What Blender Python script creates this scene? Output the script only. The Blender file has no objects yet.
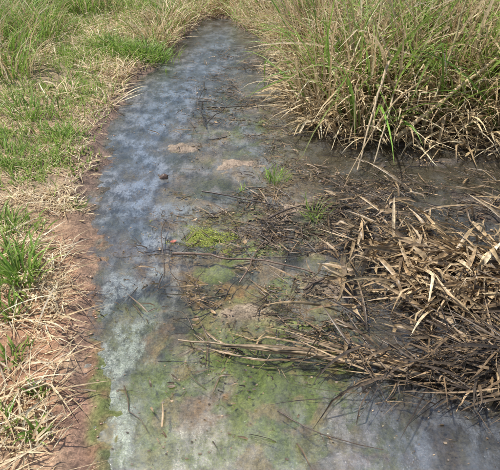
import bpy, math, bmesh
import numpy as np
from mathutils import Vector
rng = np.random.default_rng(11)
scene = bpy.context.scene

# ------------------------------------------------------------------ noise
def _hash(ix, iy, s):
    h = (ix.astype(np.int64)*374761393 + iy.astype(np.int64)*668265263 + s*1442695041) & 0xffffffff
    h = ((h ^ (h >> 13)) * 1274126177) & 0xffffffff
    h = h ^ (h >> 16)
    return (h & 0xffff) / 65535.0
def vnoise(x, y, s=0):
    xi = np.floor(x); yi = np.floor(y)
    fx = x-xi; fy = y-yi
    fx = fx*fx*(3-2*fx); fy = fy*fy*(3-2*fy)
    a=_hash(xi,yi,s); b=_hash(xi+1,yi,s); c=_hash(xi,yi+1,s); d=_hash(xi+1,yi+1,s)
    return (a*(1-fx)+b*fx)*(1-fy)+(c*(1-fx)+d*fx)*fy
def fbm(x, y, s=0, o=4):
    v=0; a=0.5; t=0
    ca,sa=.8,.6
    for i in range(o):
        v = v + a*vnoise(x*2**i+i*17.3, y*2**i-i*9.1, s+i); t+=a; a*=0.5
        x,y = x*ca-y*sa, x*sa+y*ca
    return v/t
def ss(a,b,x):
    t=np.clip((x-a)/(b-a),0,1); return t*t*(3-2*t)
def bump(x,y,cx,cy,rx,ry):
    return np.exp(-(((x-cx)/rx)**2+((y-cy)/ry)**2))
def mixc(a,b,f):
    f=np.clip(f,0,1)
    return a*(1-f[...,None])+np.array(b)*f[...,None]

# ------------------------------------------------------------------ stream outline (metres)
POLY = np.array([(-.50,-3),(-.50,.5),(-.53,1.05),(-.587,1.337),(-.647,1.594),(-.73,1.913),(-.825,2.32),(-.932,2.855),
 (-1.05,3.59),(-1.068,4.42),(-1.086,5.27),(-.98,6.2),(-.86,6.75),(-.72,7.3),(-.60,8.2),(-.3,8.2),(-.05,7.3),(.25,6.6),(.44,5.8),(.36,4.95),
 (.45,4.42),(.57,3.98),(.83,3.72),(1.81,3.62),(3.2,3.75),(6,3.8),(6,-3)])
def sdist(x,y):
    "positive inside the stream"
    x0,y0=x,y
    x=x0+(fbm(x0*3,y0*3,5,4)-.5)*.20+(fbm(x0*16,y0*16,15,3)-.5)*.06; y=y0+(fbm(x0*3,y0*3,8,4)-.5)*.20+(fbm(x0*16,y0*16,18,3)-.5)*.06
    dmin=np.full(x.shape,1e9); inside=np.zeros(x.shape,bool)
    n=len(POLY)
    for i in range(n):
        ax,ay=POLY[i]; bx,by=POLY[(i+1)%n]
        ex,ey=bx-ax,by-ay
        t=np.clip(((x-ax)*ex+(y-ay)*ey)/(ex*ex+ey*ey),0,1)
        d=(x-ax-t*ex)**2+(y-ay-t*ey)**2
        dmin=np.minimum(dmin,d)
        if by!=ay:
            c=((ay>y)!=(by>y)) & (x < (bx-ax)*(y-ay)/(by-ay)+ax)
            inside ^= c
    d=np.sqrt(dmin)
    return np.where(inside,d,-d)

MOUNDS=[(-.44,3.63,.20,.16,.05),(-.10,3.32,.2,.13,.042),(.38,1.98,.14,.08,.05),(-.03,1.83,.15,.08,.046),(-.24,2.44,.15,.1,.045),
 (.25,2.75,.35,.22,.036),(.15,2.3,.3,.12,.034),(1.0,2.05,.42,.34,.05),(1.0,1.5,.35,.2,.045),(.75,2.9,.40,.28,.036),
 (.1,4.3,.22,.35,.036),(-.1,5.3,.22,.5,.034),(1.5,2.8,.5,.45,.036),(.5,2.45,.34,.2,.038),(.12,3.6,.25,.2,.036),(-.4,6.1,.2,.25,.03),(1.2,3.4,.6,.15,.03),(.25,1.72,.2,.08,.034),(-.25,2.9,.25,.15,.024),(-.35,4.2,.15,.2,.028),(-.2,1.6,.2,.12,.02),(.3,2.1,.25,.12,.026)]
def height(x,y,sd):
    ins = -0.042*ss(0,.16,sd) + (fbm(x*5,y*5,21,4)-.5)*.06 + (fbm(x*22,y*22,31,4)-.5)*.04
    m=0
    for cx,cy,rx,ry,h in MOUNDS: m=m+h*bump(x,y,cx,cy,rx,ry)
    ins=ins+m*(.3+1.3*fbm(x*8,y*8,44,4))+.006*bump(x,y,0,2.8,.5,1.5)
    o=-sd
    rgt=ss(.2,.9,x)
    out = (.045-.015*rgt)*ss(0,.12,o)+.07*ss(.1,1.0,o)+rgt*.12*ss(.15,1.0,o) + (fbm(x*4,y*4,51,4)-.5)*.07*ss(0,.3,o)+(fbm(x*18,y*18,61,4)-.5)*.035
    far=np.sqrt(x*x+y*y)
    out = out + (fbm(x*.2,y*.2,71,3)-.5)*.6*ss(10,30,far) + ss(9,40,far)*.4
    w=ss(-.04,.04,sd)
    return out*(1-w)+ins*w

def coords(lo,hi,step,far):
    c=list(np.arange(lo,hi+1e-6,step))
    s=step; v=hi; a=[]
    while v<far: s*=1.28; v+=s; a.append(v)
    s=step; v=lo; b=[]
    while v>-far: s*=1.28; v-=s; b.append(v)
    return np.array(b[::-1]+c+a)
GX=coords(-2.2,2.4,.010,400)
ys=[.7]
while ys[-1]<8.5: ys.append(ys[-1]+.005+.0033*ys[-1])
yb=[];s=.02;v=.7
while v>-400: s*=1.3; v-=s; yb.append(v)
yf=[];s=.05;v=ys[-1]
while v<500: s*=1.25; v+=s; yf.append(v)
GY=np.array(yb[::-1]+ys+yf)
X,Y=np.meshgrid(GX,GY)
SD=sdist(X,Y)
Z=height(X,Y,SD)

def lookup(F,x,y):
    i=np.clip(np.searchsorted(GX,x)-1,0,len(GX)-2); j=np.clip(np.searchsorted(GY,y)-1,0,len(GY)-2)
    fx=np.clip((x-GX[i])/(GX[i+1]-GX[i]),0,1); fy=np.clip((y-GY[j])/(GY[j+1]-GY[j]),0,1)
    return (F[j,i]*(1-fx)+F[j,i+1]*fx)*(1-fy)+(F[j+1,i]*(1-fx)+F[j+1,i+1]*fx)*fy

# ------------------------------------------------------------------ mesh helper
def make_mesh(name, V, quads, col=None, mat=None, smooth=True, extra=None):
    V=np.asarray(V,dtype=np.float32); quads=np.asarray(quads,dtype=np.int32)
    me=bpy.data.meshes.new(name)
    k=quads.shape[1]
    me.vertices.add(len(V)); me.vertices.foreach_set('co',V.ravel())
    me.loops.add(quads.size); me.loops.foreach_set('vertex_index',quads.ravel())
    me.polygons.add(len(quads)); me.polygons.foreach_set('loop_start',np.arange(0,quads.size,k,dtype=np.int32))
    if smooth: me.polygons.foreach_set('use_smooth',np.ones(len(quads),bool))
    me.update(calc_edges=True)
    if col is not None:
        a=me.color_attributes.new('Col','FLOAT_COLOR','POINT')
        c=np.ones((len(V),4),np.float32); c[:,:3]=col; a.data.foreach_set('color',c.ravel())
    if extra:
        for n,arr in extra.items():
            a=me.attributes.new(n,'FLOAT','POINT'); a.data.foreach_set('value',np.asarray(arr,np.float32).ravel())
    ob=bpy.data.objects.new(name,me); scene.collection.objects.link(ob)
    if mat: me.materials.append(mat)
    return ob
def grid_quads(nx,ny):
    i=np.arange(nx-1)[None,:]+np.arange(ny-1)[:,None]*nx
    i=i.ravel()
    return np.stack([i,i+1,i+1+nx,i+nx],1)

# ------------------------------------------------------------------ materials
def newmat(name):
    m=bpy.data.materials.new(name); m.use_nodes=True
    nt=m.node_tree; nt.nodes.clear()
    return m,nt,nt.nodes,nt.links
def N(ns,t,**kw):
    n=ns.new(t)
    for k,v in kw.items(): setattr(n,k,v)
    return n
def noise(ns,L,vec,scale,detail=5,rough=.5):
    n=N(ns,'ShaderNodeTexNoise'); n.inputs['Scale'].default_value=scale; n.inputs['Detail'].default_value=detail; n.inputs['Roughness'].default_value=rough
    L.new(vec,n.inputs['Vector']); return n.outputs[0]
def mrange(ns,L,src,a,b,c,d):
    r=N(ns,'ShaderNodeMapRange'); r.inputs[1].default_value=a; r.inputs[2].default_value=b; r.inputs[3].default_value=c; r.inputs[4].default_value=d
    L.new(src,r.inputs[0]); return r.outputs[0]
def math_(ns,L,op,a,b,clamp=False,c=None):
    m=N(ns,'ShaderNodeMath',operation=op,use_clamp=clamp)
    for i,s in enumerate((a,b,c)):
        if s is None: continue
        if isinstance(s,(int,float)): m.inputs[i].default_value=s
        else: L.new(s,m.inputs[i])
    return m.outputs[0]

def ground_mat():
    m,nt,ns,L=newmat('wet_soil')
    out=N(ns,'ShaderNodeOutputMaterial'); p=N(ns,'ShaderNodeBsdfPrincipled'); L.new(p.outputs[0],out.inputs[0])
    at=N(ns,'ShaderNodeAttribute',attribute_name='Col'); wt=N(ns,'ShaderNodeAttribute',attribute_name='wet')
    tc=N(ns,'ShaderNodeTexCoord'); v=tc.outputs['Object']
    n1=noise(ns,L,v,70,9,.75); n2=noise(ns,L,v,11,7,.65)
    mu=math_(ns,L,'MULTIPLY',mrange(ns,L,n1,.32,.68,.35,1.75),mrange(ns,L,n2,.3,.7,.6,1.45))
    vm=N(ns,'ShaderNodeVectorMath',operation='SCALE'); L.new(at.outputs['Color'],vm.inputs[0]); L.new(mu,vm.inputs['Scale'])
    L.new(vm.outputs[0],p.inputs['Base Color'])
    L.new(mrange(ns,L,wt.outputs['Fac'],0,1,.95,.25),p.inputs['Roughness'])
    vo=N(ns,'ShaderNodeTexVoronoi'); vo.inputs['Scale'].default_value=90; L.new(v,vo.inputs['Vector'])
    b=N(ns,'ShaderNodeBump'); b.inputs['Strength'].default_value=.9; b.inputs['Distance'].default_value=.015
    L.new(math_(ns,L,'MULTIPLY_ADD',vo.outputs['Distance'],.3,c=n1),b.inputs['Height']); L.new(b.outputs[0],p.inputs['Normal'])
    return m

def water_mat():
    m,nt,ns,L=newmat('stagnant_water')
    out=N(ns,'ShaderNodeOutputMaterial')
    at=N(ns,'ShaderNodeAttribute',attribute_name='film_sky'); gs=N(ns,'ShaderNodeAttribute',attribute_name='sheen'); co=N(ns,'ShaderNodeAttribute',attribute_name='Col')
    tc=N(ns,'ShaderNodeTexCoord'); v=tc.outputs['Object']
    mp=N(ns,'ShaderNodeMapping'); mp.inputs['Scale'].default_value=(1.0,.5,1); mp.inputs['Rotation'].default_value=(0,0,.12); L.new(v,mp.inputs[0])
    n1=noise(ns,L,mp.outputs[0],11,14,.8)
    n3=noise(ns,L,v,190,5,.8)
    r1=mrange(ns,L,n1,.46,.555,.15,1.0)
    r3=mrange(ns,L,n3,.38,.62,.35,1.4)
    film_sky=math_(ns,L,'MULTIPLY',math_(ns,L,'MULTIPLY',r1,r3),at.outputs['Fac'],True)
    b=N(ns,'ShaderNodeBump'); b.inputs['Strength'].default_value=.55; b.inputs['Distance'].default_value=.004; L.new(noise(ns,L,v,36,9,.78),b.inputs['Height'])
    tr=N(ns,'ShaderNodeBsdfTransparent'); tr.inputs[0].default_value=(.88,.89,.80,1)
    df=N(ns,'ShaderNodeBsdfDiffuse')
    vm=N(ns,'ShaderNodeVectorMath',operation='SCALE'); L.new(co.outputs['Color'],vm.inputs[0]); L.new(mrange(ns,L,noise(ns,L,v,60,9,.85),.36,.64,.45,1.8),vm.inputs['Scale'])
    L.new(vm.outputs[0],df.inputs[0])
    mx=N(ns,'ShaderNodeMixShader'); L.new(film_sky,mx.inputs[0]); L.new(tr.outputs[0],mx.inputs[1]); L.new(df.outputs[0],mx.inputs[2])
    gl=N(ns,'ShaderNodeBsdfGlossy'); gl.inputs['Roughness'].default_value=.12; L.new(b.outputs[0],gl.inputs['Normal'])
    fr=N(ns,'ShaderNodeFresnel'); fr.inputs[0].default_value=1.36; L.new(b.outputs[0],fr.inputs['Normal'])
    fa=math_(ns,L,'MULTIPLY_ADD',math_(ns,L,'MULTIPLY',gs.outputs['Fac'],mrange(ns,L,n1,.42,.58,.5,1.0)),.36,True,fr.outputs[0])
    m2=N(ns,'ShaderNodeMixShader'); L.new(fa,m2.inputs[0]); L.new(mx.outputs[0],m2.inputs[1]); L.new(gl.outputs[0],m2.inputs[2])
    L.new(m2.outputs[0],out.inputs[0])
    return m

def leaf_mat(name,trans=.3,rough=.6,streak=.35,scale=60):
    m,nt,ns,L=newmat(name)
    out=N(ns,'ShaderNodeOutputMaterial'); p=N(ns,'ShaderNodeBsdfPrincipled'); p.inputs['Roughness'].default_value=rough
    p.inputs['Specular IOR Level'].default_value=.4
    at=N(ns,'ShaderNodeAttribute',attribute_name='Col'); tc=N(ns,'ShaderNodeTexCoord')
    r=mrange(ns,L,noise(ns,L,tc.outputs['Object'],scale,3),.3,.7,1-streak,1+streak)
    vm=N(ns,'ShaderNodeVectorMath',operation='SCALE'); L.new(at.outputs['Color'],vm.inputs[0]); L.new(r,vm.inputs['Scale'])
    L.new(vm.outputs[0],p.inputs['Base Color'])
    if trans>0:
        t=N(ns,'ShaderNodeBsdfTranslucent'); L.new(vm.outputs[0],t.inputs[0])
        mx=N(ns,'ShaderNodeMixShader'); mx.inputs[0].default_value=trans
        L.new(p.outputs[0],mx.inputs[1]); L.new(t.outputs[0],mx.inputs[2]); L.new(mx.outputs[0],out.inputs[0])
    else: L.new(p.outputs[0],out.inputs[0])
    return m
M_ground=ground_mat(); M_water=water_mat()
M_green=leaf_mat('green_blade',.38,.42); M_straw=leaf_mat('dry_straw',.25,.55); M_reed=leaf_mat('dead_reed_leaf',.1,.4,.5,45)
M_wood=leaf_mat('wet_twig_bark',0,.4,.5,120); M_moss=leaf_mat('moss',.2,.8); M_leaf=leaf_mat('dead_leaf',.1,.5,.4,90)

# ------------------------------------------------------------------ ground colours
def C(*a): return np.array(a)
n_med=fbm(X*6,Y*6,4,5); n_f=fbm(X*25,Y*25,6,3); n_g=fbm(X*11+3,Y*11,16,4)
o=-SD
bank=np.zeros(X.shape+(3,))+C(.52,.29,.165)
bank=mixc(bank,(.58,.42,.27),ss(.45,.7,n_med)*.6)
bank=mixc(bank,(.30,.16,.10),ss(.5,.65,n_g)*.45)
bank=mixc(bank,(.36,.27,.17),ss(1.9,3.0,Y)*.7)
bank=mixc(bank,(.28,.25,.12),ss(3.5,6.0,Y)*.6*ss(.2,.6,o))
bank=mixc(bank,(.19,.12,.09),(1-ss(.04,.30,o+ (n_med-.5)*.3))*.85*ss(1.7,3.2,Y))
bank=mixc(bank,(.32,.19,.135),(1-ss(.02,.18,o+ (n_med-.5)*.2))*.85*(1-ss(1.5,2.5,Y)))
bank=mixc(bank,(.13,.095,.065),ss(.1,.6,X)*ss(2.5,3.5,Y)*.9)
bed=np.zeros(X.shape+(3,))+C(.13,.125,.095)
bed=mixc(bed,(.045,.042,.033),ss(.5,.60,n_g)*.9)
mid=bump(X,Y,-.12,2.7,.6,2.0)
bed=mixc(bed,(.42,.30,.21),ss(.44,.58,fbm(X*4+9,Y*4,13,5))*np.clip(mid*1.3,0,1)*.9)
bed=mixc(bed,(.46,.27,.13),ss(.54,.64,fbm(X*7+2,Y*7,14,4))*(.8*bump(X,Y,-.05,1.9,.6,1.0)))
bed=mixc(bed,(.27,.31,.09),ss(.44,.56,n_med)*np.clip(1.5*bump(X,Y,-.10,1.75,.45,.9),0,1))
bed=mixc(bed,(.20,.26,.06),ss(.44,.56,fbm(X*9,Y*9,17,5))*np.clip(1.5*bump(X,Y,.0,1.2,.6,.5),0,1)*.95)
bed=mixc(bed,(.36,.27,.13),ss(.57,.65,fbm(X*10,Y*10,19,4))*np.clip(1.5*bump(X,Y,-.05,1.4,.6,.6),0,1)*.8)
bed=mixc(bed,(.24,.27,.07),ss(.48,.58,n_g)*bump(X,Y,-.1,4.0,.5,.9)*.8)
bed=mixc(bed,(.34,.19,.11),ss(.5,.62,n_g)*(1-ss(.02,.10,SD))*(1-ss(2.2,2.8,Y))*.8)
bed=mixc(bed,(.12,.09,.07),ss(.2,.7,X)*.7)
for cx,cy,rx,ry,h in MOUNDS[:4]:
    bed=mixc(bed,(.42,.31,.22),np.clip(bump(X,Y,cx,cy,rx*1.1,ry*1.1)*1.3,0,1)*ss(.35,.55,n_med)*.9)
bed=mixc(bed,(.34,.38,.07),ss(.35,.75,bump(X,Y,-.24,2.43,.20,.13)+.9*(n_g-.5))*.9)
w=ss(-.03,.03,SD)
col=bank*(1-w[...,None])+bed*w[...,None]
wet=np.clip(ss(-.12,.02,SD),0,1)
nx,ny=len(GX),len(GY)
make_mesh('ground',np.stack([X,Y,Z],-1).reshape(-1,3),grid_quads(nx,ny),col.reshape(-1,3),M_ground,extra={'wet':wet})

# ------------------------------------------------------------------ water sheet
wx=np.arange(-1.5,6.01,.02); wy=np.arange(-3,8.6,.024)
WX,WY=np.meshgrid(wx,wy)
cxl=np.interp(WY,[1.05,1.9,2.3,3.6,4.4,5.3,6.6],[-.40,-.52,-.6,-.78,-.75,-.62,-.45])
chan=np.exp(-((WX-cxl)/np.interp(WY,[1,2,4,6],[.16,.18,.28,.35]))**2)      # open channel down the left side
p1=fbm(WX*3.5,WY*2.5,91,5); p2=fbm(WX*9,WY*7,95,5)
film_sky=.34+.30*chan  # opacity of the scum layer, whose colour also carries painted sky reflection
film_sky=film_sky*(1-.35*ss(.2,.7,WX)*ss(1.6,2.2,WY))
film_sky=film_sky*(.6+.8*p1)*(.3+1.4*ss(.35,.65,p2))
film_sky=film_sky*(1-.5*bump(WX,WY,-.05,1.95,.3,.45))
film_sky=np.clip(film_sky,.03,.95)
sheen=np.clip(.38+.6*chan*ss(1.4,2.4,WY)+.30*bump(WX,WY,.6,1.1,.5,.25)+.3*bump(WX,WY,1.6,3.2,.8,.4),0,1)*(.6+.8*p2)
sheen=sheen*(1-.6*bump(WX,WY,-.05,1.8,.35,.6))
fc=np.zeros(WX.shape+(3,))+C(.27,.275,.25)
fc=mixc(fc,(.235,.26,.29),chan*ss(1.8,3.2,WY)*.9)  # channel scum tinted blue-grey: sky reflection painted into its diffuse colour
fc=mixc(fc,(.27,.30,.20),np.clip(1.4*bump(WX,WY,-.15,1.2,.5,.9),0,1)*(.5+.5*ss(.4,.6,p2)))
fc=mixc(fc,(.32,.25,.19),ss(.44,.56,fbm(WX*5,WY*5,97,4))*(1-chan)*.7)
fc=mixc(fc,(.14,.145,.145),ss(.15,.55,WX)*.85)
make_mesh('stream_water',np.stack([WX,WY,np.zeros_like(WX)],-1).reshape(-1,3),grid_quads(len(wx),len(wy)),fc.reshape(-1,3),M_water,extra={'film_sky':film_sky,'sheen':sheen})

# ------------------------------------------------------------------ blade generator
def blades(x,y,az,length,width,a0,a1,cb,ct,seg=5,pw=1.3,wander=.3,twist=.5,kink=None,lift=(.002,.02),z0=None,wide=True):
    n=len(x); cb=np.broadcast_to(cb,(n,3)); ct=np.broadcast_to(ct,(n,3))
    px=x.copy(); py=y.copy(); pz=lookup(Z,x,y)-.004 if z0 is None else z0.copy()
    lf=rng.uniform(lift[0],lift[1],n)
    wd=rng.normal(0,wander,n); tw0=rng.uniform(-twist,twist,n); tw1=rng.uniform(-twist,twist,n)*2
    if kink is not None:
        kt=rng.uniform(.25,.8,n); ka=np.where(rng.random(n)<kink,rng.uniform(.4,1.5,n),0); kz=np.where(ka>0,rng.normal(0,.6,n),0)
    P=[];T=[];S=[];W=[]
    for k in range(seg+1):
        t=k/seg
        ang=a0+(a1-a0)*t**pw
        a=az+wd*t
        if kink is not None: ang=ang+ka*(t>kt); a=a+kz*(t>kt)
        tx=np.sin(ang)*np.cos(a); ty=np.sin(ang)*np.sin(a); tz=np.cos(ang)
        P.append(np.stack([px,py,pz],1))
        side=np.stack([-np.sin(a),np.cos(a),0*a],1)
        nor=np.cross(np.stack([tx,ty,tz],1),side)
        f=tw0+tw1*t
        S.append(side*np.cos(f)[:,None]+nor*np.sin(f)[:,None]); T.append(nor*np.cos(f)[:,None]-side*np.sin(f)[:,None])
        prof=(.65+.35*min(1,t*3))*(1-t**2.2)*1.0+.03
        W.append(width*prof*.5)
        st=length/seg
        px=px+tx*st; py=py+ty*st; pz=pz+tz*st
        fl=lookup(Z,px,py)
        fl=np.maximum(fl,np.where(lookup(SD,px,py)>0,0.0,-9))+lf
        pz=np.maximum(pz,fl)
    V=[];CC=[]
    br=rng.uniform(.7,1.3,(n,1))
    cols=3 if wide else 2
    for k in range(seg+1):
        t=k/seg
        c=(cb*(1-t)+ct*t)*br
        if wide:
            V+= [P[k]-S[k]*W[k][:,None], P[k]-T[k]*W[k][:,None]*.45, P[k]+S[k]*W[k][:,None]]; CC+=[c,c*.85,c]
        else:
            V+= [P[k]-S[k]*W[k][:,None], P[k]+S[k]*W[k][:,None]]; CC+=[c,c]
    nv=cols*(seg+1)
    V=np.stack(V,1).reshape(-1,3); CC=np.stack(CC,1).reshape(-1,3)
    q=[]
    for k in range(seg):
        for j in range(cols-1):
            b=k*cols+j; q.append([b,b+1,b+1+cols,b+cols])
    q=np.array(q)[None]+ (np.arange(n)*nv)[:,None,None]
    return V,q.reshape(-1,4),np.clip(CC,0,.9)
class Group:
    def __init__(s): s.V=[];s.Q=[];s.C=[];s.n=0
    def add(s,r):
        V,Q,c=r; s.V.append(V); s.Q.append(Q+s.n); s.C.append(c); s.n+=len(V)
    def build(s,name,mat):
        return make_mesh(name,np.concatenate(s.V),np.concatenate(s.Q),np.concatenate(s.C),mat)
def scatter(n,xr,yr,dens):
    X_=[];Y_=[];tot=0
    for _ in range(60):
        x=rng.uniform(*xr,max(n,50)); y=rng.uniform(*yr,max(n,50))
        k=rng.random(len(x))<dens(x,y); X_.append(x[k]); Y_.append(y[k]); tot+=k.sum()
        if tot>=n: break
    return np.concatenate(X_)[:n],np.concatenate(Y_)[:n]
def pal(n,*cols):
    cols=np.array(cols); i=rng.integers(0,len(cols),n); j=rng.integers(0,len(cols),n); f=rng.random((n,1))*.5
    return cols[i]*(1-f)+cols[j]*f
def clumps(centers,per,spread):
    cx=np.repeat(centers[0],per); cy=np.repeat(centers[1],per)
    dx=rng.normal(0,spread,len(cx)); dy=rng.normal(0,spread,len(cx))
    az=np.arctan2(dy,dx)+rng.normal(0,.7,len(cx))
    return cx+dx,cy+dy,az
GREEN=[(.21,.37,.055),(.28,.47,.08),(.14,.26,.04),(.36,.48,.10)]
YGREEN=[(.44,.51,.14),(.33,.46,.10),(.54,.53,.22)]
STRAW=[(.76,.60,.35),(.60,.45,.24),(.86,.73,.49),(.48,.33,.17)]
BROWN=[(.38,.25,.13),(.26,.17,.09),(.50,.35,.20),(.15,.10,.06)]
DARK=[(.065,.05,.038),(.10,.075,.05),(.16,.115,.075),(.04,.032,.028)]
out_d=lambda x,y: -lookup(SD,x,y)
U=rng.uniform

# ---- left bank: lawn of low weeds
g=Group()
def dl(x,y):
    d=out_d(x,y); f=fbm(x*2.3,y*2.3,101,3)
    base=ss(.44,.60,f)*ss(.15,.4,d)*ss(2.6,3.3,y)*.7
    base+= .9*bump(x,y,-1.65,3.45,.45,.35)+.5*bump(x,y,-1.5,4.6,.35,.6)+bump(x,y,-1.3,2.42,.14,.1)+.8*bump(x,y,-1.35,6.1,.3,.35)
    base+=.4*ss(4.8,6,y)*ss(.1,.4,d)
    return np.clip(base,0,1)*(d>.05)*(x<0)
x,y=scatter(22000,(-4,-.6),(2.1,9.5),dl); n=len(x)
g.add(blades(x,y,U(0,6.28,n),U(.03,.10,n)*(1+.1*y),U(.003,.007,n)*(.8+.12*y),U(.1,.7,n),U(.8,1.7,n),pal(n,*GREEN,*YGREEN),pal(n,*YGREEN,*GREEN),seg=3,wide=False))
x,y=scatter(4500,(-3,-.9),(2.8,6.5),lambda x,y:dl(x,y)*ss(.45,.6,fbm(x*5,y*5,111,3))); n=len(x)
g.add(blades(x,y,U(0,6.28,n),U(.02,.045,n),U(.010,.02,n),U(.6,1.2,n),U(1.2,1.8,n),pal(n,*GREEN,*YGREEN),pal(n,*YGREEN,*GREEN),seg=3,wide=True))
g.build('low_grass',M_green)

# ---- left bank green tufts
for (cx,cy,sp,nn,l0,l1,ww) in [(-1.30,2.42,.07,100,.07,.17,.010),(-1.06,1.98,.05,80,.10,.28,.013),(-1.20,2.12,.06,60,.08,.22,.011),(-1.12,5.95,.13,300,.12,.26,.013),(-1.45,6.1,.12,220,.12,.24,.013),
        (-1.62,3.25,.1,140,.08,.16,.010),(-1.4,3.7,.09,120,.08,.16,.010),(-1.75,4.1,.12,160,.1,.22,.01),(-1.0,2.7,.03,20,.05,.1,.006),(-.78,1.33,.012,18,.03,.08,.010),(-.72,1.15,.02,22,.03,.08,.012),(-.93,1.5,.03,26,.04,.09,.010),
        (-1.02,1.74,.03,26,.06,.16,.010),(-.85,1.2,.03,20,.04,.09,.010)]:
    g=Group()
    x,y,az=clumps((np.array([cx]),np.array([cy])),nn,sp); n=len(x)
    g.add(blades(x,y,az,U(l0,l1,n),U(.6,1.2,n)*ww,U(.1,.8,n),U(1.1,2.0,n),pal(n,*GREEN),pal(n,*GREEN,*YGREEN),seg=5,wide=True,wander=.4))
    g.build('green_grass_tuft',M_green)

# ---- tall green grass far left
def tl(x,y):
    d=out_d(x,y)
    return np.clip(ss(-1.75,-2.6,x+.12*(y-5))*ss(4.2,5.4,y)+ss(7.2,8.0,y)*.35,0,1)*(d>.1)
g=Group()
cx,cy=scatter(140,(-5,-.9),(4.4,11),tl)
x,y,az=clumps((cx,cy),90,.12); n=len(x)
dry=rng.random(n)<.32
cb=np.where(dry[:,None],pal(n,*STRAW),pal(n,*GREEN)); ct=np.where(dry[:,None],pal(n,*STRAW),pal(n,*GREEN,*YGREEN))
hh=np.where(x<-2,1.0,.5)
g.add(blades(x,y,az,U(.25,.62,n)*hh,U(.008,.017,n),U(.0,.6,n),U(.8,2.2,n),cb,ct,seg=5,kink=.12))
g.build('tall_green_grass',M_green)

# ---- straw litter on left bank
g=Group()
def sl(x,y):
    d=out_d(x,y); f=fbm(x*4,y*4,121,4)
    return np.clip(ss(.38,.56,f)*ss(.02,.2,d)*(.55+.9*bump(x,y,-1.12,2.7,.3,.7)),0,1)*(x<0)
x,y=scatter(9500,(-2.6,-.5),(.9,4.8),sl); n=len(x)
g.add(blades(x,y,U(0,6.28,n),U(.03,.17,n),U(.002,.007,n),U(1.2,1.6,n),U(1.5,1.65,n),pal(n,*STRAW,(.82,.72,.52)),pal(n,*STRAW),seg=4,wide=False,lift=(.001,.022)))
x,y=scatter(360,(-1.3,-.70),(.9,2.3),lambda x,y:(out_d(x,y)>.12)*ss(.40,.55,fbm(x*5,y*5,141,2))); n=len(x)
g.add(blades(x,y,rng.normal(.5,1.1,n),U(.08,.28,n),U(.003,.010,n),U(1.1,1.5,n),U(1.5,1.7,n),pal(n,*STRAW,(.85,.75,.55)),pal(n,*STRAW,(.85,.75,.55)),seg=5,lift=(.002,.035),kink=.4))
x,y=scatter(13000,(-4,-.3),(4.4,10),lambda x,y:(out_d(x,y)>.05)*ss(.32,.52,fbm(x*2,y*2,131,3))); n=len(x)
g.add(blades(x,y,U(0,6.28,n),U(.08,.3,n),U(.005,.012,n),U(.8,1.5,n),U(1.4,1.9,n),pal(n,*STRAW),pal(n,*STRAW),seg=4,wide=False,lift=(.002,.05)))
g.build('straw_litter',M_straw)

# ---- top centre straw bank
g=Group()
cx,cy=scatter(150,(-1.2,1.6),(6.3,10.5),lambda x,y:(out_d(x,y)>.08)*1.0)
x,y,az=clumps((cx,cy),85,.13); n=len(x)
ok=out_d(x,y)>.0; x=x[ok];y=y[ok];az=az[ok];n=len(x)
gr=rng.random(n)<.25
g.add(blades(x,y,az,U(.2,.5,n),U(.008,.016,n),U(.1,.9,n),U(1.2,2.3,n),np.where(gr[:,None],pal(n,*GREEN),pal(n,*STRAW)),np.where(gr[:,None],pal(n,*YGREEN),pal(n,*STRAW)),seg=5,kink=.25))
g.build('dry_grass_bank',M_straw)

# ---- right bank tall grass / reeds
g=Group()
cx,cy=scatter(240,(.3,5.2),(3.6,9.0),lambda x,y:(out_d(x,y)>.08)*ss(.15,.45,x))
cl_g=rng.random(len(cx))<.5
x,y,az=clumps((cx,cy),75,.11); n=len(x); isg=np.repeat(cl_g,75)&(rng.random(n)<.65)
ok=out_d(x,y)>-.02; x=x[ok];y=y[ok];az=az[ok];isg=isg[ok];n=len(x)
cb=np.where(isg[:,None],pal(n,*GREEN),pal(n,*STRAW,*BROWN)); ct=np.where(isg[:,None],pal(n,*GREEN,*YGREEN),pal(n,*STRAW))
g.add(blades(x,y,az,U(.4,1.2,n),U(.008,.024,n),U(.0,.7,n),U(.5,2.3,n),cb,ct,seg=6,kink=.35))
x,y=scatter(460,(.5,4.0),(3.8,6.5),lambda x,y:(out_d(x,y)>.15)*1.0); n=len(x)
isg=rng.random(n)<.5
g.add(blades(x,y,U(0,6.28,n),U(.6,1.5,n),U(.018,.036,n),U(.0,.7,n),U(.3,1.9,n),np.where(isg[:,None],pal(n,*GREEN),pal(n,*STRAW,*BROWN)),np.where(isg[:,None],pal(n,*YGREEN),pal(n,*STRAW)),seg=8,kink=.45))
g.build('tall_reed_grass',M_green)
g=Group()
x,y=scatter(4400,(.3,4.2),(3.5,6.5),lambda x,y:(out_d(x,y)>-.06)*(out_d(x,y)<.6)*1.0); n=len(x)
g.add(blades(x,y,rng.normal(-2.2,1.4,n),U(.12,.55,n),U(.006,.024,n),U(.6,1.5,n),U(1.5,2.6,n),pal(n,*STRAW,*STRAW,*BROWN),pal(n,*STRAW),seg=6,kink=.45,lift=(.002,.06),z0=lookup(Z,x,y)+U(0,.35,n)*ss(-.05,.25,out_d(x,y))))
g.build('collapsed_dry_grass',M_straw)

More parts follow.
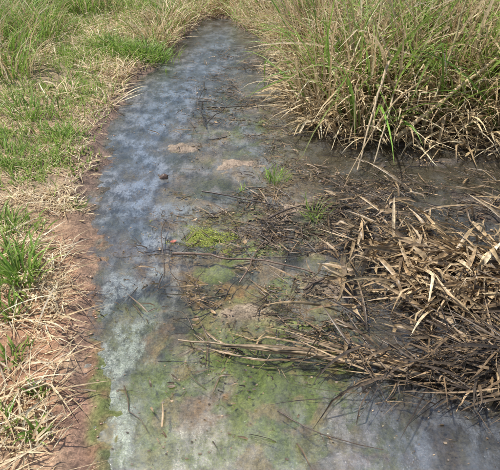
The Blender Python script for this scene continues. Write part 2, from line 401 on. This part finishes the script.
# ---- tubes for stalks and twigs
def tube(pts,rad,col,sides=6):
    pts=[Vector(p) for p in pts]; V=[];Cc=[];Q=[]
    for i,p in enumerate(pts):
        t=(pts[min(i+1,len(pts)-1)]-pts[max(i-1,0)]).normalized()
        a=t.cross(Vector((0,0,1))); a=a.normalized() if a.length>.01 else Vector((1,0,0)); b=t.cross(a)
        for j in range(sides):
            th=j/sides*2*math.pi; V.append(p+(a*math.cos(th)+b*math.sin(th))*rad[i]); Cc.append(np.array(col)*rng.uniform(.85,1.15))
    for i in range(len(pts)-1):
        for j in range(sides):
            Q.append([i*sides+j,i*sides+(j+1)%sides,(i+1)*sides+(j+1)%sides,(i+1)*sides+j])
    return np.array([tuple(v) for v in V]),np.array(Q),np.array(Cc)
def arc(a,b,n,jit,sag=0):
    a=np.array(a,float);b=np.array(b,float); o=[]
    off=rng.normal(0,jit,3)
    for i in range(n+1):
        t=i/n; p=a*(1-t)+b*t; p=p+off*math.sin(math.pi*t)+rng.normal(0,jit*.15,3)*(0<i<n); p[2]+=sag*math.sin(math.pi*t); o.append(p)
    return o
for a,b,sag,r,c in [((1.0,3.9,.55),(.72,3.25,.01),.05,.011,(.6,.46,.28)),((1.35,3.9,.45),(.62,3.1,.01),.12,.008,(.5,.37,.2)),
        ((1.05,3.6,.10),(2.2,4.2,.78),.03,.016,(.62,.47,.26)),((1.25,3.72,.03),(1.5,4.0,1.05),.0,.012,(.5,.42,.2)),((1.1,4.0,.4),(.85,3.35,.01),.06,.009,(.65,.52,.33))]:
    g=Group(); g.add(tube(arc(a,b,10,.02,sag),[r*(1-.5*i/10) for i in range(11)],c)); g.build('leaning_reed_stalk',M_straw)

# ---- dry reed clump at right
REED=[(.46,.32,.165),(.33,.22,.115),(.60,.45,.27),(.22,.145,.08),(.52,.37,.20)]
g=Group()
cxs=np.array([.86,1.08,1.25,.92,1.35,.80,1.15]);cys=np.array([2.2,2.05,2.15,1.9,1.9,2.05,2.2])
x,y,az=clumps((cxs,cys),26,.10); n=len(x)
az=np.where(rng.random(n)<.6,rng.normal(3.5,.9,n),az)
g.add(blades(x,y,az,U(.12,.40,n),U(.008,.028,n),U(.8,1.5,n),U(1.5,2.4,n),pal(n,*REED),pal(n,*REED,*STRAW),seg=7,kink=.6,lift=(.004,.06),twist=1.0,z0=lookup(Z,x,y)+U(0,.05,n)))
x,y=scatter(680,(.25,1.9),(1.55,3.1),lambda x,y:np.clip(bump(x,y,1.0,2.08,.42,.36)+.12*bump(x,y,1.2,2.8,.5,.3),0,1)*ss(.38,.56,fbm(x*5,y*5,233,3))); n=len(x)
g.add(blades(x,y,rng.normal(3.5,1.4,n),U(.06,.38,n),U(.006,.026,n),U(1.2,1.55,n),U(1.5,1.8,n),pal(n,*REED,*DARK),pal(n,*REED),seg=6,kink=.45,lift=(.004,.06),twist=1.1,z0=np.maximum(lookup(Z,x,y),0)+U(0,.05,n)))
g.build('dead_reed_clump',M_reed)
# ---- darker pile at lower right
g=Group()
x,y=scatter(700,(.35,1.9),(1.2,1.85),lambda x,y:bump(x,y,1.12,1.50,.42,.14)); n=len(x)
g.add(blades(x,y,rng.normal(3.3,.8,n),U(.08,.40,n),U(.003,.014,n),U(1.2,1.55,n),U(1.5,1.75,n),pal(n,*DARK,*DARK,*BROWN),pal(n,*DARK,*DARK,*BROWN),seg=6,kink=.4,lift=(.002,.07),twist=.8,z0=np.maximum(lookup(Z,x,y),0)+U(0,.07,n)))
g.build('dark_reed_pile',M_reed)
# ---- long fallen reed bundle crossing the water
g=Group()
n=46; t=U(0,1,n)**.8
x=1.05-.95*t*U(.6,1,n); y=1.36+.22*t+rng.normal(0,.02,n)
g.add(blades(x,y,math.pi-.20+rng.normal(0,.16,n),U(.15,.6,n),U(.003,.014,n),np.full(n,1.5),U(1.52,1.6,n),pal(n,*BROWN,*BROWN,*DARK),pal(n,*BROWN,*REED),seg=8,wander=.25,lift=(.002,.03),twist=.7,kink=.25,z0=np.full(n,.01)+U(0,.025,n)))
g.add(tube(arc((.95,1.34,.03),(-.30,1.64,.012),18,.022,.01),[.009-.005*i/18 for i in range(19)],(.33,.24,.14)))
g.add(tube(arc((.7,1.42,.03),(-.12,1.60,.012),12,.02,.01),[.007-.004*i/12 for i in range(13)],(.25,.17,.10)))
g.build('fallen_reed_bundle',M_reed)

# ---- dark debris on the mud
g=Group()
def dd(x,y):
    return np.clip(bump(x,y,.35,2.5,.55,.65)+.8*bump(x,y,1.0,3.0,.7,.45)+.5*bump(x,y,0,4.2,.4,.8)+.4*bump(x,y,-.1,5.6,.35,.8)+.5*bump(x,y,.5,1.75,.4,.3)+.3*bump(x,y,-.1,2.0,.4,.6)+.02,0,1)*(lookup(SD,x,y)>0)*ss(.38,.58,fbm(x*6,y*6,161,4))
x,y=scatter(4200,(-.8,2.4),(1.15,6.9),dd); n=len(x)
g.add(blades(x,y,np.where(rng.random(n)<.5,rng.normal(2.9,.4,n),U(0,6.28,n)),U(.015,.05,n)+U(0,.17,n)*(rng.random(n)<.35),U(.002,.010,n),U(1.3,1.6,n),U(1.5,1.7,n),pal(n,*DARK,*DARK,*BROWN),pal(n,*DARK,*BROWN),seg=4,lift=(.001,.015),twist=.7,kink=.3,z0=np.maximum(lookup(Z,x,y),0)+.002))
g.build('plant_debris',M_reed)
g=Group()
x,y=scatter(360,(-.5,2.0),(1.5,6.4),dd)
for i in range(len(x)):
    L_=rng.uniform(.04,.26); a=rng.normal(2.9,.9); z=max(float(lookup(Z,x[i:i+1],y[i:i+1])[0]),0)+.005
    p0=(x[i],y[i],z); p1=(x[i]+L_*math.cos(a),y[i]+L_*math.sin(a),max(z+rng.normal(0,.008),.004))
    r=rng.uniform(.0015,.0045); g.add(tube(arc(p0,p1,6,L_*.07),[r*(1-.6*k/6) for k in range(7)],DARK[rng.integers(0,4)],5))
g.build('twig_litter',M_wood)
def flakes(x,y,cols,smin,smax):
    n=len(x); s=U(smin,smax,n)[:,None]; a=U(0,6.28,n)
    z=np.maximum(lookup(Z,x,y),0)+.0025
    V=[]
    K=6
    for k in range(K):
        th=a+k/K*6.283; r=U(.4,1.0,(n,1))*s
        V.append(np.stack([x,y,z],1)+np.stack([np.cos(th),np.sin(th)*.7,0*th],1)*r+np.array([0,0,1])*U(-.001,.004,(n,1)))
    V=np.stack(V,1).reshape(-1,3); b=np.arange(n)[:,None]*K
    Q=np.concatenate([b+np.array([[0,1,2,3]]),b+np.array([[0,3,4,5]])])
    return V,Q,np.repeat(pal(n,*cols),K,0)
g=Group()
x,y=scatter(6000,(-1.0,2.4),(1.0,6.9),lambda x,y:np.clip(dd(x,y)+.02*(lookup(SD,x,y)>0),0,1)); g.add(flakes(x,y,DARK+DARK+BROWN,.002,.010))
x,y=scatter(1500,(-1.1,1.5),(.9,6.9),lambda x,y:(lookup(SD,x,y)>0)*ss(.5,.62,fbm(x*4,y*4,171,3))); g.add(flakes(x,y,DARK+BROWN+[(.3,.3,.2)],.0015,.006))
g.build('floating_muck',M_leaf)

# ---- individual sticks
for pts,r,c in [([(-.40,2.27,.012),(-.2,2.25,.02),(-.02,2.22,.015),(.12,2.18,.02),(.32,2.10,.012)],.007,(.17,.11,.075)),
        ([(-.47,2.52,.05),(-.455,2.3,.03),(-.42,2.08,.008)],.0035,(.12,.09,.07)),
        ([(-.05,2.03,.01),(.0,2.15,.02),(.08,2.36,.03)],.005,(.18,.12,.08)),
        ([(-.42,4.6,.012),(-.40,4.25,.06),(-.34,3.98,.01)],.006,(.05,.045,.04)),
        ([(-.36,4.05,.005),(-.42,4.2,.12),(-.44,4.35,.22)],.004,(.06,.05,.04)),
        ([(-.36,4.05,.005),(-.24,4.2,.06),(-.15,4.35,.10)],.004,(.06,.05,.04)),
        ([(-.35,4.5,.005),(-.15,4.42,.03),(.05,4.5,.01)],.006,(.06,.05,.04)),
        ([(-.45,5.2,.005),(-.42,4.9,.04),(-.46,4.65,.01)],.006,(.06,.05,.04)),
        ([(.1,1.28,.01),(.2,1.2,.02),(.45,1.12,.01)],.003,(.10,.07,.05)),
        ([(-.48,1.4,.006),(-.44,1.28,.01),(-.36,1.2,.004)],.0025,(.12,.08,.05)),
        ([(.25,1.95,.03),(.36,2.02,.05),(.52,2.0,.02),(.68,2.05,.03)],.006,(.10,.07,.05)),
        ([(.1,2.6,.02),(.3,2.72,.04),(.55,2.68,.02)],.006,(.09,.065,.05)),
        ([(-.3,2.95,.01),(-.05,2.82,.03),(.2,2.74,.02)],.006,(.08,.06,.05))]:
    g=Group(); P=[]
    for k in range(len(pts)-1):
        P+=arc(pts[k],pts[k+1],4,.008)[:-1 if k<len(pts)-2 else None]
    g.add(tube(P,[r*(1-.5*k/(len(P)-1)) for k in range(len(P))],c))
    g.build('fallen_stick',M_wood)

# ---- moss / algae patch and small plants
g=Group()
x,y=scatter(4200,(-.6,.2),(2.15,2.75),lambda x,y:ss(.50,1.0,bump(x,y,-.24,2.43,.18,.12)+1.6*(fbm(x*16,y*16,181,4)-.45))); n=len(x)
g.add(blades(x,y,U(0,6.28,n),U(.003,.009,n),U(.002,.005,n),U(1.0,1.4,n),U(1.3,1.7,n),pal(n,(.22,.28,.04),(.32,.36,.07)),pal(n,(.38,.42,.08),(.50,.50,.14)),seg=2,wide=False,lift=(.0,.003),z0=np.maximum(lookup(Z,x,y),-.001)))
g.build('algae_patch',M_moss)
for cx,cy,nn,l,sp in [(.16,3.10,45,.12,.03),(.36,2.62,34,.17,.03),(-.05,2.95,10,.07,.02),(.2,3.2,14,.08,.03)]:
    g=Group(); x,y,az=clumps((np.array([cx]),np.array([cy])),nn,sp); n=len(x)
    g.add(blades(x,y,az,U(.4,1.1,n)*l,U(.004,.009,n),U(.1,.7,n),U(.9,1.7,n),pal(n,*GREEN),pal(n,*YGREEN),seg=4,z0=np.maximum(lookup(Z,x,y),0)))
    g.build('water_grass_sprig',M_green)

# ---- dead leaves
def leaves(n,x,y,cols,size):
    V=[];Q=[];Cc=[]
    for i in range(n):
        a=rng.uniform(0,6.28); L_=rng.uniform(*size); W_=L_*rng.uniform(.35,.6); z=max(float(lookup(Z,x[i:i+1],y[i:i+1])[0]),0)+.004
        c=np.array(cols[rng.integers(0,len(cols))])*rng.uniform(.7,1.3); curl=rng.uniform(.1,.5)
        b=len(V); tilt=rng.normal(0,.25)
        for k in range(6):
            t=k/5; w_=W_*math.sin(math.pi*(t*.9+.06))*.5*rng.uniform(.75,1.25)
            for s in (-1,0,1):
                u=(t-.5)*L_; v=s*w_
                zz=z+abs(s)*w_*curl+ (t-.5)**2*L_*curl*1.2+max(0,tilt*u)
                V.append((x[i]+u*math.cos(a)-v*math.sin(a),y[i]+u*math.sin(a)+v*math.cos(a),zz)); Cc.append(c)
        for k in range(5):
            for s in range(2):
                q=b+k*3+s; Q.append([q,q+1,q+4,q+3])
    return np.array(V),np.array(Q),np.array(Cc)
g=Group()
x,y=scatter(380,(-.5,2.0),(1.2,6.4),dd); g.add(leaves(len(x),x,y,BROWN+DARK+DARK+[(.24,.13,.08)],(.01,.04)))
x,y=scatter(90,(-1.3,-.6),(.95,4),lambda x,y:(out_d(x,y)>.02)*1.0); g.add(leaves(len(x),x,y,BROWN+STRAW,(.012,.04)))
g.build('dead_leaves',M_leaf)
g=Group(); g.add(leaves(1,np.array([-.41]),np.array([2.39]),[(.38,.13,.09)],(.035,.04))); g.build('red_leaf',M_leaf)

# ---- stones
def stone_geo(cx,cy,cz,s,c,sq=.6):
    bm=bmesh.new(); bmesh.ops.create_icosphere(bm,subdivisions=3,radius=1)
    o=rng.uniform(0,50)
    V=np.array([v.co[:] for v in bm.verts]); d=1+.9*(fbm(V[:,0]*1.3+o,V[:,1]*1.3+V[:,2]*1.7,7,3)-.5)
    V=V*d[:,None]*np.array([1.2,.85,sq]); V=V*s+np.array([cx,cy,cz])
    F=np.array([[v.index for v in f.verts] for f in bm.faces]); bm.free()
    cc=np.array(c)[None]*(.7+.6*fbm(V[:,0]*80,V[:,1]*80,3,3))[:,None]
    return V,F,cc
for a in [(-.565,3.15,.008,.024,(.12,.075,.055),.8),(-.50,2.02,.0,.010,(.1,.08,.06))]:
    V,F,cc=stone_geo(*a); make_mesh('stone',V,F,cc,M_wood)
g=Group()
x,y=scatter(320,(-1.4,-.5),(.95,4.5),lambda x,y:(out_d(x,y)>-.04)*ss(.4,.6,fbm(x*6,y*6,191,3)))
for k in range(len(x)):
    g.add(stone_geo(x[k],y[k],float(lookup(Z,x[k:k+1],y[k:k+1])[0])+.001,rng.uniform(.002,.007),(.38,.23,.15)))
g.build('soil_crumbs',M_wood)

# ---- thicket closing the view behind the clearing
n=26000
ang=U(.15,2.99,n); R=U(12,18,n); x=R*np.cos(ang); y=R*np.sin(ang)
top=1.2+2.2*fbm(x*.5,y*.5,201,4)
zz=lookup(Z,x,y)+U(0,1,n)**.8*top
s=U(.08,.2,n); a=U(0,6.28,n); e=U(-1,1,n)
d1=np.stack([np.cos(a)*np.cos(e),np.sin(a)*np.cos(e),np.sin(e)],1)*s[:,None]; d2=np.stack([-np.sin(a),np.cos(a),U(-.4,.4,n)],1)*(s*.35)[:,None]
Pn=np.stack([x,y,zz],1)
V=np.stack([Pn,Pn+d1*.5+d2,Pn+d1,Pn+d1*.5-d2],1).reshape(-1,3); Q=np.arange(n*4).reshape(-1,4)
make_mesh('shrub_thicket',V,Q,np.repeat(pal(n,*GREEN),4,0)*.5,M_green)

# ------------------------------------------------------------------ light
d=Vector((-.36,.12,.90)).normalized()
el=math.asin(d.z); azs=math.atan2(d.x,d.y)
sun=bpy.data.lights.new('sun','SUN'); sun.energy=5.0; sun.angle=math.radians(.5); sun.color=(1,.96,.90)
so=bpy.data.objects.new('sun',sun); scene.collection.objects.link(so); so.rotation_euler=(-d).to_track_quat('-Z','Y').to_euler()
w=bpy.data.worlds.new('World'); scene.world=w; w.use_nodes=True
nt=w.node_tree; bg=nt.nodes['Background']; sk=nt.nodes.new('ShaderNodeTexSky'); sk.sky_type='NISHITA'; sk.sun_disc=False
sk.sun_elevation=el; sk.sun_rotation=azs%(2*math.pi); nt.links.new(sk.outputs[0],bg.inputs[0]); bg.inputs[1].default_value=.15

cam=bpy.data.cameras.new('camera'); cam.lens=38.6; cam.sensor_width=36; cam.clip_end=1500; cam.clip_start=.05
co=bpy.data.objects.new('camera',cam); scene.collection.objects.link(co); co.location=(0,0,1.6); co.rotation_euler=(math.radians(57),0,0)
scene.camera=co
scene.view_settings.view_transform='Standard'; scene.view_settings.look='None'; scene.view_settings.exposure=0
